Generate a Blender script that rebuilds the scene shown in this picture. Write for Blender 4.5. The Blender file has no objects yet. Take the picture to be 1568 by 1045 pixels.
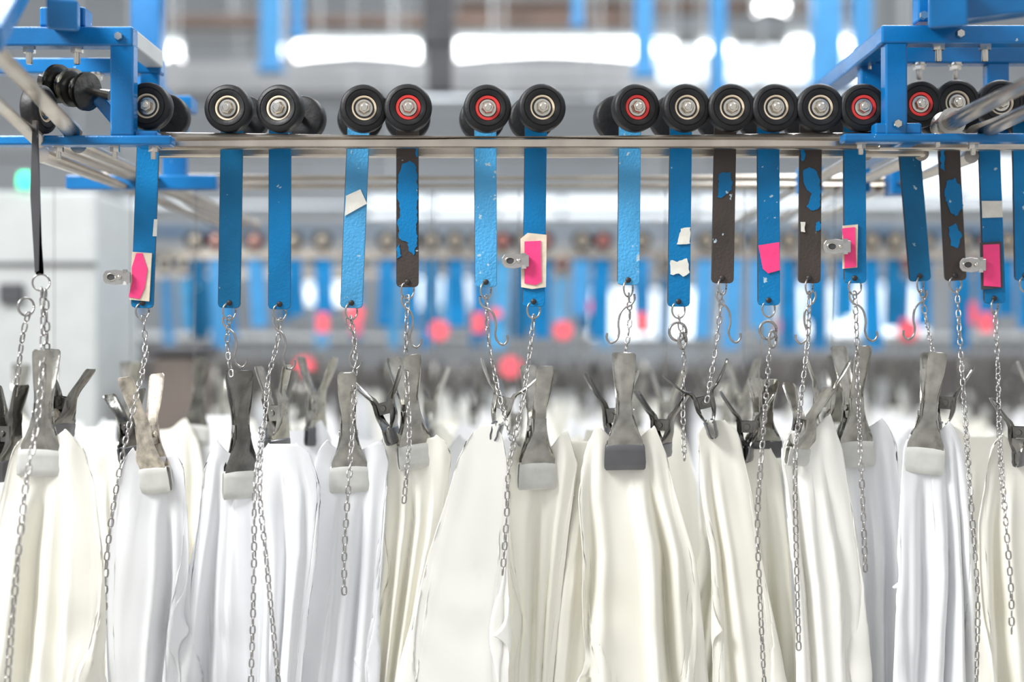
import bpy, bmesh, math, random
import numpy as np
from mathutils import Vector, Matrix, noise

D = 2.1778; ZC = 1.9
scene = bpy.context.scene
def P(px, py, y=0.0):
    s = (D+y)/D/1000.0
    return Vector(((px-784)*s, y, ZC+(522.5-py)*s))

# ------------------------------------------------------------------ materials
def new_mat(name):
    m = bpy.data.materials.new(name); m.use_nodes = True
    nt = m.node_tree; b = nt.nodes['Principled BSDF']
    return m, nt, b
def simple(name, col, rough=0.5, metal=0.0, spec=0.5, var=0.06, nscale=12, bump=0.0, bscale=60, coat=0.0):
    m, nt, b = new_mat(name)
    tc = nt.nodes.new('ShaderNodeTexCoord')
    n = nt.nodes.new('ShaderNodeTexNoise'); n.inputs['Scale'].default_value = nscale; n.inputs['Detail'].default_value = 4
    nt.links.new(tc.outputs['Object'], n.inputs['Vector'])
    r = nt.nodes.new('ShaderNodeValToRGB')
    r.color_ramp.elements[0].position = .3; r.color_ramp.elements[1].position = .7
    r.color_ramp.elements[0].color = (*[c*(1-var) for c in col], 1)
    r.color_ramp.elements[1].color = (*[min(1, c*(1+var)) for c in col], 1)
    nt.links.new(n.outputs['Fac'], r.inputs['Fac']); nt.links.new(r.outputs['Color'], b.inputs['Base Color'])
    b.inputs['Roughness'].default_value = rough; b.inputs['Metallic'].default_value = metal
    b.inputs['Specular IOR Level'].default_value = spec
    b.inputs['Coat Weight'].default_value = coat
    if bump > 0:
        n2 = nt.nodes.new('ShaderNodeTexNoise'); n2.inputs['Scale'].default_value = bscale; n2.inputs['Detail'].default_value = 3
        nt.links.new(tc.outputs['Object'], n2.inputs['Vector'])
        bp = nt.nodes.new('ShaderNodeBump'); bp.inputs['Strength'].default_value = bump; bp.inputs['Distance'].default_value = 0.002
        nt.links.new(n2.outputs['Fac'], bp.inputs['Height']); nt.links.new(bp.outputs['Normal'], b.inputs['Normal'])
    return m
def peeled(name, col, dark, thr, nscale=14, rough=.4, bump=.5, spec=.28, scuff=.70):
    """painted steel; thr = share of paint peeled off, plus small pale scuffs"""
    m, nt, b = new_mat(name)
    tc = nt.nodes.new('ShaderNodeTexCoord'); oi = nt.nodes.new('ShaderNodeObjectInfo')
    mp = nt.nodes.new('ShaderNodeVectorMath'); mp.operation = 'ADD'
    sc = nt.nodes.new('ShaderNodeVectorMath'); sc.operation = 'SCALE'; sc.inputs['Scale'].default_value = 9
    cx = nt.nodes.new('ShaderNodeCombineXYZ')
    for k in 'XYZ': nt.links.new(oi.outputs['Random'], cx.inputs[k])
    nt.links.new(cx.outputs[0], sc.inputs[0]); nt.links.new(tc.outputs['Object'], mp.inputs[0]); nt.links.new(sc.outputs[0], mp.inputs[1])
    n = nt.nodes.new('ShaderNodeTexNoise'); n.inputs['Scale'].default_value = nscale; n.inputs['Detail'].default_value = 5; n.inputs['Roughness'].default_value=.45
    nt.links.new(mp.outputs[0], n.inputs['Vector'])
    r = nt.nodes.new('ShaderNodeValToRGB')
    r.color_ramp.elements[0].position = thr-.008; r.color_ramp.elements[0].color = (*dark, 1)
    r.color_ramp.elements[1].position = thr+.008; r.color_ramp.elements[1].color = (*col, 1)
    nt.links.new(n.outputs['Fac'], r.inputs['Fac'])
    n3 = nt.nodes.new('ShaderNodeTexNoise'); n3.inputs['Scale'].default_value = 9; n3.inputs['Detail'].default_value = 3
    nt.links.new(mp.outputs[0], n3.inputs['Vector'])
    hs = nt.nodes.new('ShaderNodeHueSaturation')
    mr = nt.nodes.new('ShaderNodeMapRange'); mr.inputs[1].default_value=.3; mr.inputs[2].default_value=.7; mr.inputs[3].default_value = .75; mr.inputs[4].default_value = 1.25
    nt.links.new(n3.outputs['Fac'], mr.inputs[0]); nt.links.new(mr.outputs[0], hs.inputs['Value'])
    nt.links.new(r.outputs['Color'], hs.inputs['Color'])
    n4 = nt.nodes.new('ShaderNodeTexNoise'); n4.inputs['Scale'].default_value = 75; n4.inputs['Detail'].default_value = 3
    nt.links.new(mp.outputs[0], n4.inputs['Vector'])
    r4 = nt.nodes.new('ShaderNodeValToRGB'); r4.color_ramp.elements[0].position = scuff; r4.color_ramp.elements[1].position = scuff+.02
    nt.links.new(n4.outputs['Fac'], r4.inputs['Fac'])
    mx = nt.nodes.new('ShaderNodeMixRGB'); mx.inputs['Color2'].default_value = (.42, .55, .62, 1)
    nt.links.new(r4.outputs['Color'], mx.inputs['Fac']); nt.links.new(hs.outputs['Color'], mx.inputs['Color1']); nt.links.new(mx.outputs['Color'], b.inputs['Base Color'])
    b.inputs['Roughness'].default_value = rough; b.inputs['Specular IOR Level'].default_value = spec
    n2 = nt.nodes.new('ShaderNodeTexNoise'); n2.inputs['Scale'].default_value = 260; n2.inputs['Detail'].default_value = 2
    nt.links.new(tc.outputs['Object'], n2.inputs['Vector'])
    bp = nt.nodes.new('ShaderNodeBump'); bp.inputs['Strength'].default_value = bump; bp.inputs['Distance'].default_value = .0015
    nt.links.new(n2.outputs['Fac'], bp.inputs['Height']); nt.links.new(bp.outputs['Normal'], b.inputs['Normal'])
    return m
BLUE = (0.002, 0.175, 0.42); LBLUE = (0.06, 0.33, 0.62); DARK = (0.040, 0.034, 0.032)
M_blue = peeled('blue_paint', BLUE, DARK, .22)
M_blue_dull = peeled('blue_paint_dull', (0.003, 0.130, 0.29), DARK, .25)
M_lblue = peeled('light_blue_paint', LBLUE, DARK, .2, bump=.9, spec=.5, scuff=.68)
M_bare = peeled('bare_dark_steel', (0.015, .2, .5), (0.062, .050, .044), .72, nscale=12)
M_edge = simple('strap_edge_steel', (0.04, .035, .035), .5, .3)
M_frame = peeled('blue_frame_paint', (0.002, .135, .37), (0.15, .22, .3), .2, nscale=30, rough=.25, bump=.15, spec=.5, scuff=.73)
M_rubber = simple('black_rubber', (0.010, .010, .011), .5, spec=.35, var=.4, nscale=40, bump=.3, bscale=120)
M_cream = simple('cream_bearing_seal', (.70, .58, .42), .5, var=.15)
M_red = simple('red_bearing_seal', (.62, .035, .03), .45, var=.15)
M_steel = simple('galvanised_steel', (.55, .54, .52), .28, .95, var=.18, nscale=30, bump=.2)
M_chain = simple('chain_steel', (.40, .385, .37), .25, .9, var=.25, nscale=50)
M_nut = simple('zinc_nut', (.66, .62, .55), .25, 1.0, var=.1)
M_rail = simple('rail_steel', (.58, .52, .45), .27, .95, var=.25, nscale=9, bump=.12)
M_clampb = simple('clamp_steel', (.45, .44, .40), .2, .97, var=.3, nscale=35, bump=.4)
M_clampr = simple('rusty_clamp_steel', (.60, .54, .46), .35, .7, var=.5, nscale=60, bump=.6)
M_clampd = simple('dark_clamp_steel', (.20, .195, .18), .22, .97, var=.4, nscale=30, bump=.4)
M_jawd = simple('dark_jaw_pad', (.17, .17, .18), .28, .7, var=.2)
M_jaww = simple('pale_jaw_pad', (.62, .62, .585), .35, 0, var=.14, nscale=25)
M_pink = simple('pink_tape', (.92, .05, .22), .5, var=.12, nscale=30, bump=.4)
M_tape = simple('cream_tape', (.72, .62, .48), .6, var=.2, nscale=40, bump=.5)
M_label = simple('white_label', (.72, .70, .63), .6, var=.12, nscale=50)
M_grey = simple('grey_paint', (.40, .41, .41), .5, var=.1)
M_dkgrey = simple('dark_grey_paint', (.05, .05, .055), .5, var=.2)
M_brown = simple('brown_beam', (.19, .125, .095), .6, var=.3, nscale=3)
M_dkm = simple('brown_grey_machine', (.13, .105, .09), .6, var=.3, nscale=3)
M_white = simple('white_pipe_lagging', (.82, .86, .88), .4, var=.05)
M_cab = simple('cabinet_enamel', (.47, .49, .485), .45, var=.05)
def emis(name, col, s):
    m, nt, b = new_mat(name)
    b.inputs['Base Color'].default_value = (*col, 1); b.inputs['Emission Color'].default_value = (*col, 1); b.inputs['Emission Strength'].default_value = s
    return m
M_lamp = emis('fluorescent_tube_glow', (1, 1, 1), 6)
M_win = emis('daylight_window_glow', (.88, .95, 1), 1.8)
M_green = emis('green_indicator_glow', (.05, 1, .5), 2)

def leather(name, col, shade):
    m, nt, b = new_mat(name)
    tc = nt.nodes.new('ShaderNodeTexCoord')
    n = nt.nodes.new('ShaderNodeTexNoise'); n.inputs['Scale'].default_value = 3.0; n.inputs['Detail'].default_value = 5
    nt.links.new(tc.outputs['Object'], n.inputs['Vector'])
    r = nt.nodes.new('ShaderNodeValToRGB'); r.color_ramp.elements[0].position = .3; r.color_ramp.elements[1].position = .65
    r.color_ramp.elements[0].color = (*shade, 1); r.color_ramp.elements[1].color = (*col, 1)
    nt.links.new(n.outputs['Fac'], r.inputs['Fac']); nt.links.new(r.outputs['Color'], b.inputs['Base Color'])
    b.inputs['Roughness'].default_value = .62; b.inputs['Specular IOR Level'].default_value = .18
    v = nt.nodes.new('ShaderNodeTexNoise'); v.inputs['Scale'].default_value = 18; v.inputs['Detail'].default_value = 7
    nt.links.new(tc.outputs['Object'], v.inputs['Vector'])
    bp = nt.nodes.new('ShaderNodeBump'); bp.inputs['Strength'].default_value = .16; bp.inputs['Distance'].default_value = .004
    nt.links.new(v.outputs['Fac'], bp.inputs['Height']); nt.links.new(bp.outputs['Normal'], b.inputs['Normal'])
    return m
M_C = leather('cream_leather', (.89, .872, .795), (.86, .835, .73))
M_C2 = leather('pale_cream_leather', (.90, .892, .845), (.87, .86, .80))
M_W = leather('white_leather', (.86, .868, .888), (.83, .837, .855))

# ------------------------------------------------------------------ mesh helpers
def link(o): scene.collection.objects.link(o); return o
def group(name, loc):
    e = bpy.data.objects.new(name, None); e.location = loc; e.empty_display_size = .05
    return link(e)
def adopt(o, parent):
    if parent is not None:
        o.parent = parent; o.matrix_parent_inverse = Matrix.Translation(-Vector(parent.location))
    return o
def mesh_obj(name, verts, faces, mats, parent=None, smooth=False, midx=None):
    verts = np.array([tuple(v) for v in verts], dtype=float)
    c = (verts.min(0)+verts.max(0))/2
    me = bpy.data.meshes.new(name)
    me.from_pydata((verts-c).tolist(), [], [list(map(int, f)) for f in faces])
    if not isinstance(mats, (list, tuple)): mats = [mats]
    for m in mats: me.materials.append(m)
    if midx is not None: me.polygons.foreach_set('material_index', midx)
    if smooth: me.polygons.foreach_set('use_smooth', [True]*len(me.polygons))
    me.update()
    o = bpy.data.objects.new(name, me); o.location = c.tolist(); link(o)
    return adopt(o, parent)
def fixn(o):
    bm = bmesh.new(); bm.from_mesh(o.data); bmesh.ops.recalc_face_normals(bm, faces=bm.faces); bm.to_mesh(o.data); bm.free(); return o
def bevel(o, w, seg=2):
    m = o.modifiers.new('bevel', 'BEVEL'); m.width = w; m.segments = seg; m.limit_method = 'ANGLE'; return o
def box(name, a, b, mat, parent=None, bev=.003):
    x0, y0, z0 = [min(a[i], b[i]) for i in range(3)]; x1, y1, z1 = [max(a[i], b[i]) for i in range(3)]
    v = [(x0,y0,z0),(x1,y0,z0),(x1,y1,z0),(x0,y1,z0),(x0,y0,z1),(x1,y0,z1),(x1,y1,z1),(x0,y1,z1)]
    f = [(0,3,2,1),(4,5,6,7),(0,1,5,4),(1,2,6,5),(2,3,7,6),(3,0,4,7)]
    o = mesh_obj(name, v, f, mat, parent)
    if bev: bevel(o, bev)
    return o
def frame_axes(d, up=Vector((0,0,1))):
    d = d.normalized()
    if abs(d.dot(up)) > .98: up = Vector((0,1,0))
    s = d.cross(up).normalized(); u = s.cross(d).normalized()
    return s, u
def beam(name, a, b, w, h, mat, parent=None, bev=.003):
    a = Vector(a); b = Vector(b); s, u = frame_axes(b-a)
    v = []
    for p in (a, b):
        for (i, j) in ((-1,-1),(1,-1),(1,1),(-1,1)): v.append(p+s*i*w/2+u*j*h/2)
    f = [(0,3,2,1),(4,5,6,7),(0,1,5,4),(1,2,6,5),(2,3,7,6),(3,0,4,7)]
    o = fixn(mesh_obj(name, v, f, mat, parent))
    if bev: bevel(o, bev)
    return o
def sweep(name, pts, r, mat, parent=None, n=10, closed=False):
    pts = [Vector(p) for p in pts]; N = len(pts); v = []; f = []
    su = None
    for i, p in enumerate(pts):
        if closed: d = pts[(i+1) % N]-pts[i-1]
        else: d = pts[min(i+1, N-1)]-pts[max(i-1, 0)]
        d.normalize()
        if su is None: s, u = frame_axes(d)
        else:
            s = (su-d*su.dot(d)).normalized(); u = d.cross(s)
        su = s
        rr = r[i] if isinstance(r, (list, tuple)) else r
        for k in range(n):
            a = 2*math.pi*k/n; v.append(p+s*math.cos(a)*rr+u*math.sin(a)*rr)
    for i in range(N if closed else N-1):
        for k in range(n):
            i2 = (i+1) % N; k2 = (k+1) % n
            f.append((i*n+k, i*n+k2, i2*n+k2, i2*n+k))
    if not closed: f.append(tuple(range(n))); f.append(tuple(range((N-1)*n, N*n)))
    o = mesh_obj(name, v, f, mat, parent, smooth=True)
    fixn(o)
    try: o.data.set_sharp_from_angle(angle=math.radians(50))
    except Exception: pass
    return o
def lathe_data(prof, n, axis='Y', off=(0,0,0)):
    v = []; f = []
    for (r, t) in prof:
        for k in range(n):
            a = 2*math.pi*(k+.5)/n
            if axis == 'Y': v.append((r*math.cos(a)+off[0], t+off[1], r*math.sin(a)+off[2]))
            elif axis == 'X': v.append((t+off[0], r*math.cos(a)+off[1], r*math.sin(a)+off[2]))
            else: v.append((r*math.cos(a)+off[0], r*math.sin(a)+off[1], t+off[2]))
    for i in range(len(prof)-1):
        for k in range(n):
            k2 = (k+1) % n; f.append((i*n+k, i*n+k2, (i+1)*n+k2, (i+1)*n+k))
    return v, f
class Acc:
    def __init__(s): s.v = []; s.f = []; s.m = []
    def add(s, v, f, mi):
        o = len(s.v); s.v += [tuple(x) for x in v]; s.f += [tuple(i+o for i in ff) for ff in f]; s.m += [mi]*len(f)
    def mesh(s, name, mats, ang=35):
        me = bpy.data.meshes.new(name); me.from_pydata(s.v, [], s.f)
        for m in mats: me.materials.append(m)
        me.polygons.foreach_set('material_index', s.m); me.polygons.foreach_set('use_smooth', [True]*len(s.f))
        bm = bmesh.new(); bm.from_mesh(me); bmesh.ops.recalc_face_normals(bm, faces=bm.faces); bm.to_mesh(me); bm.free()
        try: me.set_sharp_from_angle(angle=math.radians(ang))
        except Exception: pass
        return me
def inst(name, me, loc, parent=None, rot=None, scale=None):
    o = bpy.data.objects.new(name, me); o.location = loc
    if rot: o.rotation_euler = rot
    if scale: o.scale = scale if isinstance(scale, (tuple, list)) else (scale,)*3
    link(o); return adopt(o, parent)

# ------------------------------------------------------------------ wheel
def wheel_mesh(seal):
    A = Acc(); k = .001; cr = seal is M_cream
    prof = [(19,8),(19,-8),(20,-12),(24,-13.5),(27,-13.5),(27.6,-12.2),(28.4,-12.2),(29,-13.3),(33,-12.5),(35.4,-10.5),(36.4,-8),(36.4,8),(35,11),(32,13),(19,13),(.5,13)]
    A.add(*lathe_data([(r*k, t*k) for r, t in prof], 56), 0)
    ri = 16.6 if cr else 14.8
    A.add(*lathe_data([(19.4*k,-9*k),(18.8*k,-11*k),(ri*k,-11*k),((ri-.8)*k,-8*k)], 48), 1)
    A.add(*lathe_data([(ri*k,-7*k),(12*k,-7*k)], 40), 3)
    A.add(*lathe_data([(13.2*k,-7*k),(13*k,-9.8*k),(10*k,-10*k),(9.6*k,-8*k),(.5*k,-8*k)], 40), 2)
    A.add(*lathe_data([(9.6*k,-8*k),(9.6*k,-15.5*k),(8.4*k,-17.5*k),(5.2*k,-17.5*k)], 6), 2)
    A.add(*lathe_data([(5.2*k,-17*k),(5.2*k,-21*k),(4.2*k,-22*k),(.1*k,-22*k)], 16), 2)
    return A.mesh('wheel', [M_rubber, seal, M_nut, M_dkgrey])
W_cream = wheel_mesh(M_cream); W_red = wheel_mesh(M_red)

# ------------------------------------------------------------------ chain
def link_template():
    nr, ns = 12, 6; L, Wd, r = .0152, .0094, .0013
    pts = []
    for i in range(nr):
        a = 2*math.pi*i/nr; c, s = math.cos(a), math.sin(a)
        x = (Wd/2-r)*s; z = (L/2-Wd/2)*(1 if c > 0 else -1)*min(1, abs(c)*3)+(Wd/2-r)*c
        pts.append(np.array([x, 0, z]))
    v = []; f = []
    for i in range(nr):
        d = pts[(i+1) % nr]-pts[i-1]; d /= np.linalg.norm(d); nrm = np.array([d[2], 0, -d[0]])
        for k in range(ns):
            a = 2*math.pi*k/ns; v.append(pts[i]+nrm*math.cos(a)*r+np.array([0, 1, 0])*math.sin(a)*r)
    for i in range(nr):
        for k in range(ns):
            f.append((i*ns+k, i*ns+(k+1) % ns, ((i+1) % nr)*ns+(k+1) % ns, ((i+1) % nr)*ns+k))
    return np.array(v), np.array(f)
LV, LF = link_template()
def smooth_poly(pts, n=14):
    pts = [np.array(p, float) for p in pts]; out = []
    for i in range(len(pts)-1):
        p0 = pts[max(i-1, 0)]; p1 = pts[i]; p2 = pts[i+1]; p3 = pts[min(i+2, len(pts)-1)]
        for k in range(n):
            t = k/n
            out.append(.5*((2*p1)+(-p0+p2)*t+(2*p0-5*p1+4*p2-p3)*t*t+(-p0+3*p1-3*p2+p3)*t**3))
    out.append(pts[-1]); return np.array(out)
def chain(wpts, parent, seed=0, name='chain', mat=None, size=1.0):
    rs = random.Random(seed)
    c = smooth_poly(wpts); seg = np.linalg.norm(np.diff(c, axis=0), axis=1); s = np.concatenate([[0], np.cumsum(seg)])
    pitch = .0118*size; n = max(2, int(s[-1]/pitch)); tt = np.linspace(0, s[-1], n)
    q = np.stack([np.interp(tt, s, c[:, k]) for k in range(3)], 1)
    V = []; F = []; ang0 = rs.random()*3
    for i in range(n):
        d = q[min(i+1, n-1)]-q[max(i-1, 0)]; d = Vector(d).normalized()
        a = ang0+i*math.pi/2+rs.uniform(-.35, .35); ang0 += rs.uniform(-.1, .1)
        sx = Vector((math.cos(a), math.sin(a), 0)); sx = (sx-d*sx.dot(d)).normalized(); sy = d.cross(sx)
        M = np.array([sx, sy, d]) * size
        V.append(LV@M+q[i]); F.append(LF+i*len(LV))
    return mesh_obj(name, np.concatenate(V), np.concatenate(F), mat or M_chain, parent, smooth=True)
def ring(p, r, w, parent, yaw=0., mat=None, name='ring', squash=1.0):
    pts = []
    for i in range(24):
        a = 2*math.pi*i/24
        pts.append(Vector(p)+Vector((r*math.cos(a)*math.cos(yaw), r*math.cos(a)*math.sin(yaw), r*math.sin(a)*squash)))
    return sweep(name, pts, w, mat or M_chain, parent, n=8, closed=True)
def s_hook(p, parent, flip=1, tilt=0.):
    pts2 = [(-7, 10), (-9, 2), (-5, -8), (3, -14), (8, -24), (8, -40), (4, -54), (6, -66), (14, -72), (21, -66), (22, -58)]
    ct, st = math.cos(tilt), math.sin(tilt)
    w = [(p[0]+flip*(x*ct-z*st)*.001, p[1]-.004, p[2]+(x*st+z*ct)*.001) for x, z in pts2]
    return sweep('s_hook', smooth_poly(w, 5), .0018, M_chain, parent, n=8)

# ------------------------------------------------------------------ clamp
def grid_solid(A, G, t, mi):
    G = np.array(G); n, m, _ = G.shape
    du = np.gradient(G, axis=0); dv = np.gradient(G, axis=1); N = np.cross(du, dv); N /= np.linalg.norm(N, axis=2, keepdims=True)+1e-12
    B = G+N*t; v = np.concatenate([G.reshape(-1, 3), B.reshape(-1, 3)]); o = n*m; f = []; q = lambda i, j: i*m+j
    for i in range(n-1):
        for j in range(m-1):
            f.append((q(i,j), q(i,j+1), q(i+1,j+1), q(i+1,j))); f.append((o+q(i,j), o+q(i+1,j), o+q(i+1,j+1), o+q(i,j+1)))
    for i in range(n-1):
        for j in (0, m-1): f.append((q(i,j), q(i+1,j), o+q(i+1,j), o+q(i,j)))
    for j in range(m-1):
        for i in (0, n-1): f.append((q(i,j), q(i,j+1), o+q(i,j+1), o+q(i,j)))
    A.add(v, f, mi)
def clamp_mesh(steel, jaw, H=1.0, splay=1.0):
    A = Acc()
    rows = [(30,27.5,4.5,0),(44,27,7,1),(56,21,11,3),(70,15.5,14,5),(86,12,15,6),(102,10.5,15.5,6),(116,10.5,18,5),(130,11.5,24*splay,3),(150,12.8,32*splay,2),(172,13.6,40*splay,1.5),(179,13,42*splay,1.2),(182,10,43*splay,1)]
    for sgn in (-1, 1):
        G = []
        for z, hw, yo, fl in rows:
            row = []
            for u in (-1, -.92, -.75, -.3, 0, .3, .75, .92, 1):
                back = fl*max(0, (abs(u)-.7)/.3)**1.5
                row.append((u*hw*.001, sgn*(yo-back)*.001, z*.001*H))
            G.append(row)
        grid_solid(A, G, .0018*sgn, 0)
        J = []
        for z, hw, yo in [(0,29,3.5),(1.5,30.5,5.5),(10,31,6.8),(20,30.5,6.4),(28,30,7),(35,29.5,7.2),(37,28,5.5)]:
            J.append([(u*hw*.001, sgn*(yo-abs(u)**4*3)*.001, z*.001*H) for u in (-1, -.96, -.8, -.4, 0, .4, .8, .96, 1)])
        grid_solid(A, J, .0025*sgn, 1)
        for sx in (-1, 1):
            C = [[(sx*(11-.8*(sgn+1)/2)*.001, y*.001, z*.001*H) for y in (sgn*15, sgn*4, -sgn*5)] for z in (74, 84, 96, 104)]
            grid_solid(A, C, .0012, 0)
    k = .001
    v, f = lathe_data([(.1*k,-15*k),(4.5*k,-15*k),(5*k,-13*k),(3*k,-12.5*k),(3*k,12.5*k),(5*k,13*k),(4.5*k,15*k),(.1*k,15*k)], 14, 'X', (0, 0, .089*H)); A.add(v, f, 0)
    for i in range(5):
        v, f = lathe_data([(6.5*k,(-8+4*i-1)*k),(7.8*k,(-8+4*i)*k),(6.5*k,(-8+4*i+1)*k),(5.2*k,(-8+4*i)*k),(6.5*k,(-8+4*i-1)*k)], 14, 'X', (0, 0, .089*H)); A.add(v, f, 0)
    return A.mesh('spring_clamp', [steel, jaw], 40)
CM = {}
def clamp(xt, pt, xb, pb, yaw, steel, jaw, y=.045, splay=1.0):
    a = P(xt, pt, y); b = P(xb, pb, y); H = (a-b).length/.182
    key = (steel.name, jaw.name, round(H, 1), splay)
    if key not in CM: CM[key] = clamp_mesh(steel, jaw, round(H, 1), splay)
    g = group('spring_clamp', b); d = (a-b)
    lean = math.atan2(d.x, d.z)
    o = bpy.data.objects.new('clamp_body', CM[key]); link(o); o.parent = g
    g.rotation_euler = (0, lean, 0); o.rotation_euler = (0, 0, math.radians(yaw)); o.scale = (1, 1, H/round(H, 1))
    return g
S, R, K = M_clampb, M_clampr, M_clampd
clamps = [
 (955,540,957,718,2,S,M_jawd,.02,1),(822,560,822,748,18,S,M_jaww,.05,1),(531,570,536,752,6,S,M_jaww,.04,1),
 (366,567,372,762,22,K,M_jaww,.045,1),(216,575,237,754,-20,R,M_jaww,.04,1),(1303,530,1310,714,14,S,M_jaww,.07,1),
 (1430,540,1412,724,-8,S,M_jaww,.03,1),(1238,590,1225,712,34,S,M_jaww,.03,1),(72,535,60,728,10,S,M_jaww,-.10,1),
 (575,570,603,678,82,K,M_jawd,.05,1),(617,545,640,716,24,S,M_jaww,.05,1),(418,560,426,702,70,S,M_jawd,.05,.6),
 (784,560,757,672,86,S,M_jawd,.04,1.15),(1064,562,1092,668,84,K,M_jawd,.04,1.2),(936,570,944,700,70,K,M_jawd,.09,1),
 (1145,600,1145,705,75,K,M_jawd,.06,1),(1268,548,1256,676,84,S,M_jawd,.06,.8),(1452,560,1444,672,70,K,M_jawd,.10,.9),
 (105,560,90,672,75,K,M_jawd,-.06,.9),(190,600,208,705,60,K,M_jawd,.10,.8),(1562,610,1562,712,60,K,M_jawd,.0,1),
 (1014,600,1014,700,65,K,M_jawd,.06,1),(1168,580,1168,700,15,S,M_jawd,.09,.7),(12,590,16,735,60,K,M_jawd,-.08,.7)]
for c in clamps: clamp(*c)

# ------------------------------------------------------------------ hides (draped by a small mass-spring relaxation)
NU, NV, TH = 60, 76, .70
UU, UV = 3, 2
def upsample(a, f, axis):
    a = np.moveaxis(a, axis, 0); n = a.shape[0]; t = np.linspace(0, n-1, (n-1)*f+1); i = np.minimum(t.astype(int), n-2); t = (t-i)[:, None]
    p0 = a[np.maximum(i-1, 0)]; p1 = a[i]; p2 = a[i+1]; p3 = a[np.minimum(i+2, n-1)]
    r = .5*(2*p1+(p2-p0)*t+(2*p0-5*p1+4*p2-p3)*t**2+(-p0+3*p1-3*p2+p3)*t**3)
    return np.moveaxis(r, 0, axis)
def template(seed, ratio, nf, wtop=.36, off=0., depth=.07, wide=.085, soft=.80):
    rng = np.random.RandomState(seed); nu, nv, H = NU, NV, TH
    dz = H/(nv-1)
    zk = np.array([-2., -.66, -.3, -.1, -.05, -.02, 0, .1]); hk = np.array([wide*1.3, wide, wide*.85, wide*.72, wide*.66, .052, .040, .040])
    HWf = lambda z: np.interp(z, zk, hk)
    v = np.linspace(0, 1, nv)[:, None]; u = np.linspace(-1, 1, nu)[None, :]
    Wr = wtop+(2*wide*ratio-wtop)*v**.8
    du = Wr/(nu-1); z = -v*H+0*u; hw = HWf(z)
    ph = rng.uniform(0, 6.28); warp = u+.22*np.sin(u*2.3+rng.uniform(0, 6))+.10*np.sin(u*5+rng.uniform(0, 6))
    amp = (.018+.055*v**.5)*depth/.06
    x = hw*(u*.95+.12*np.sin(2*math.pi*nf*warp+ph+1.3)); y = amp*np.sin(math.pi*nf*warp+ph)*(1+.3*np.sin(u*7+seed))
    pw = .30; uo = u-off
    idx = np.where(np.abs(uo[0]) < pw)[0]; uu = uo[0, idx]/pw
    t0 = np.clip(1-v*7, 0, 1); x = x*(1-t0)+(uo*.09)*t0; y = y*(1-t0*.5)
    X = np.stack([x, y, z+0*x], -1)+rng.normal(0, .0008, (nv, nu, 3)); w = np.ones((nv, nu))
    for r in range(4):
        X[r, idx, 0] = uu*.028; X[r, idx, 1] = .003*np.sin(uu*9+seed); X[r, idx, 2] = -r*dz; w[r, idx] = 0
    V = np.zeros_like(X); cons = []
    R_ = np.broadcast_to(du, (nv, nu))
    def hc(step, k, mode=0, f=1.0):
        for par in range(2*step):
            st = np.arange(par, nu-step, 2*step)
            if len(st): cons.append(((slice(None), st), (slice(None), st+step), R_[:, st]*step*f, k, mode))
    def vc(step, k, mode=0, f=1.0):
        for par in range(2*step):
            st = np.arange(par, nv-step, 2*step)
            if len(st): cons.append(((st, slice(None)), (st+step, slice(None)), np.full((len(st), nu), dz*step*f), k, mode))
    hc(1, .9); vc(1, 1.0)
    for a in (0, 1):
        for b in (0, 1):
            ii = np.arange(a, nv-1, 2); jj = np.arange(b, nu-1, 2); dg = np.sqrt(R_[ii][:, jj]**2+dz**2)
            cons.append((np.ix_(ii, jj), np.ix_(ii+1, jj+1), dg, .35, 0)); cons.append((np.ix_(ii, jj+1), np.ix_(ii+1, jj), dg, .35, 0))
    hc(2, .35, 1, .96); hc(4, .10, 1, soft); vc(4, .4, 1, .98)
    g = np.array([0, 0, -.0005])
    for it in range(230):
        Xp = X.copy(); V *= .96; X = X+(V+g)*w[..., None]
        for rep in range(2):
            for (a, b, L, k, mode) in cons:
                pa = X[a]; pb = X[b]; d = pb-pa; l = np.sqrt(np.einsum('ijk,ijk->ij', d, d))+1e-9
                wa = w[a]; wb_ = w[b]; df = l-L
                if mode: df = np.minimum(df, 0)
                c = (k*df/l/(wa+wb_+1e-9))[..., None]*d
                X[a] = pa+c*wa[..., None]; X[b] = pb-c*wb_[..., None]
        h = HWf(X[..., 2]); X[..., 0] += (np.clip(X[..., 0], -h, h)-X[..., 0])*.5*w
        X[..., 1] += (np.clip(X[..., 1], -depth, depth)-X[..., 1])*.3*w
        V = X-Xp
    zz = X[..., 2].ravel(); xx = X[..., 0].ravel()
    bins = np.linspace(zz.min(), zz.max(), 60); bi = np.digitize(zz, bins); bc = np.append(bins, bins[-1]+.01)
    mn = np.full(61, np.nan); mx = np.full(61, np.nan)
    for k in range(61):
        q = xx[bi == k]
        if len(q): mn[k] = q.min(); mx[k] = q.max()
    ok = ~np.isnan(mn); bc2 = bc-(bins[1]-bins[0])/2
    mnf = np.interp(bc2, bc2[ok], mn[ok]); mxf = np.interp(bc2, bc2[ok], mx[ok])
    for _ in range(2):
        mnf[1:-1] = (mnf[:-2]+2*mnf[1:-1]+mnf[2:])/4; mxf[1:-1] = (mxf[:-2]+2*mxf[1:-1]+mxf[2:])/4
    # light smoothing of the relaxed sheet (stiff leather)
    for _ in range(3):
        X[:, 1:-1, 1] = (X[:, :-2, 1]+2*X[:, 1:-1, 1]+X[:, 2:, 1])/4
        X[1:-1, :, 1] = (X[:-2, :, 1]+2*X[1:-1, :, 1]+X[2:, :, 1])/4
    X = upsample(upsample(X.reshape(nv, -1), UV, 0).reshape(-1, nu, 3).transpose(1, 0, 2).reshape(nu, -1), UU, 0)
    X = X.reshape((nu-1)*UU+1, (nv-1)*UV+1, 3).transpose(1, 0, 2)
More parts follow.
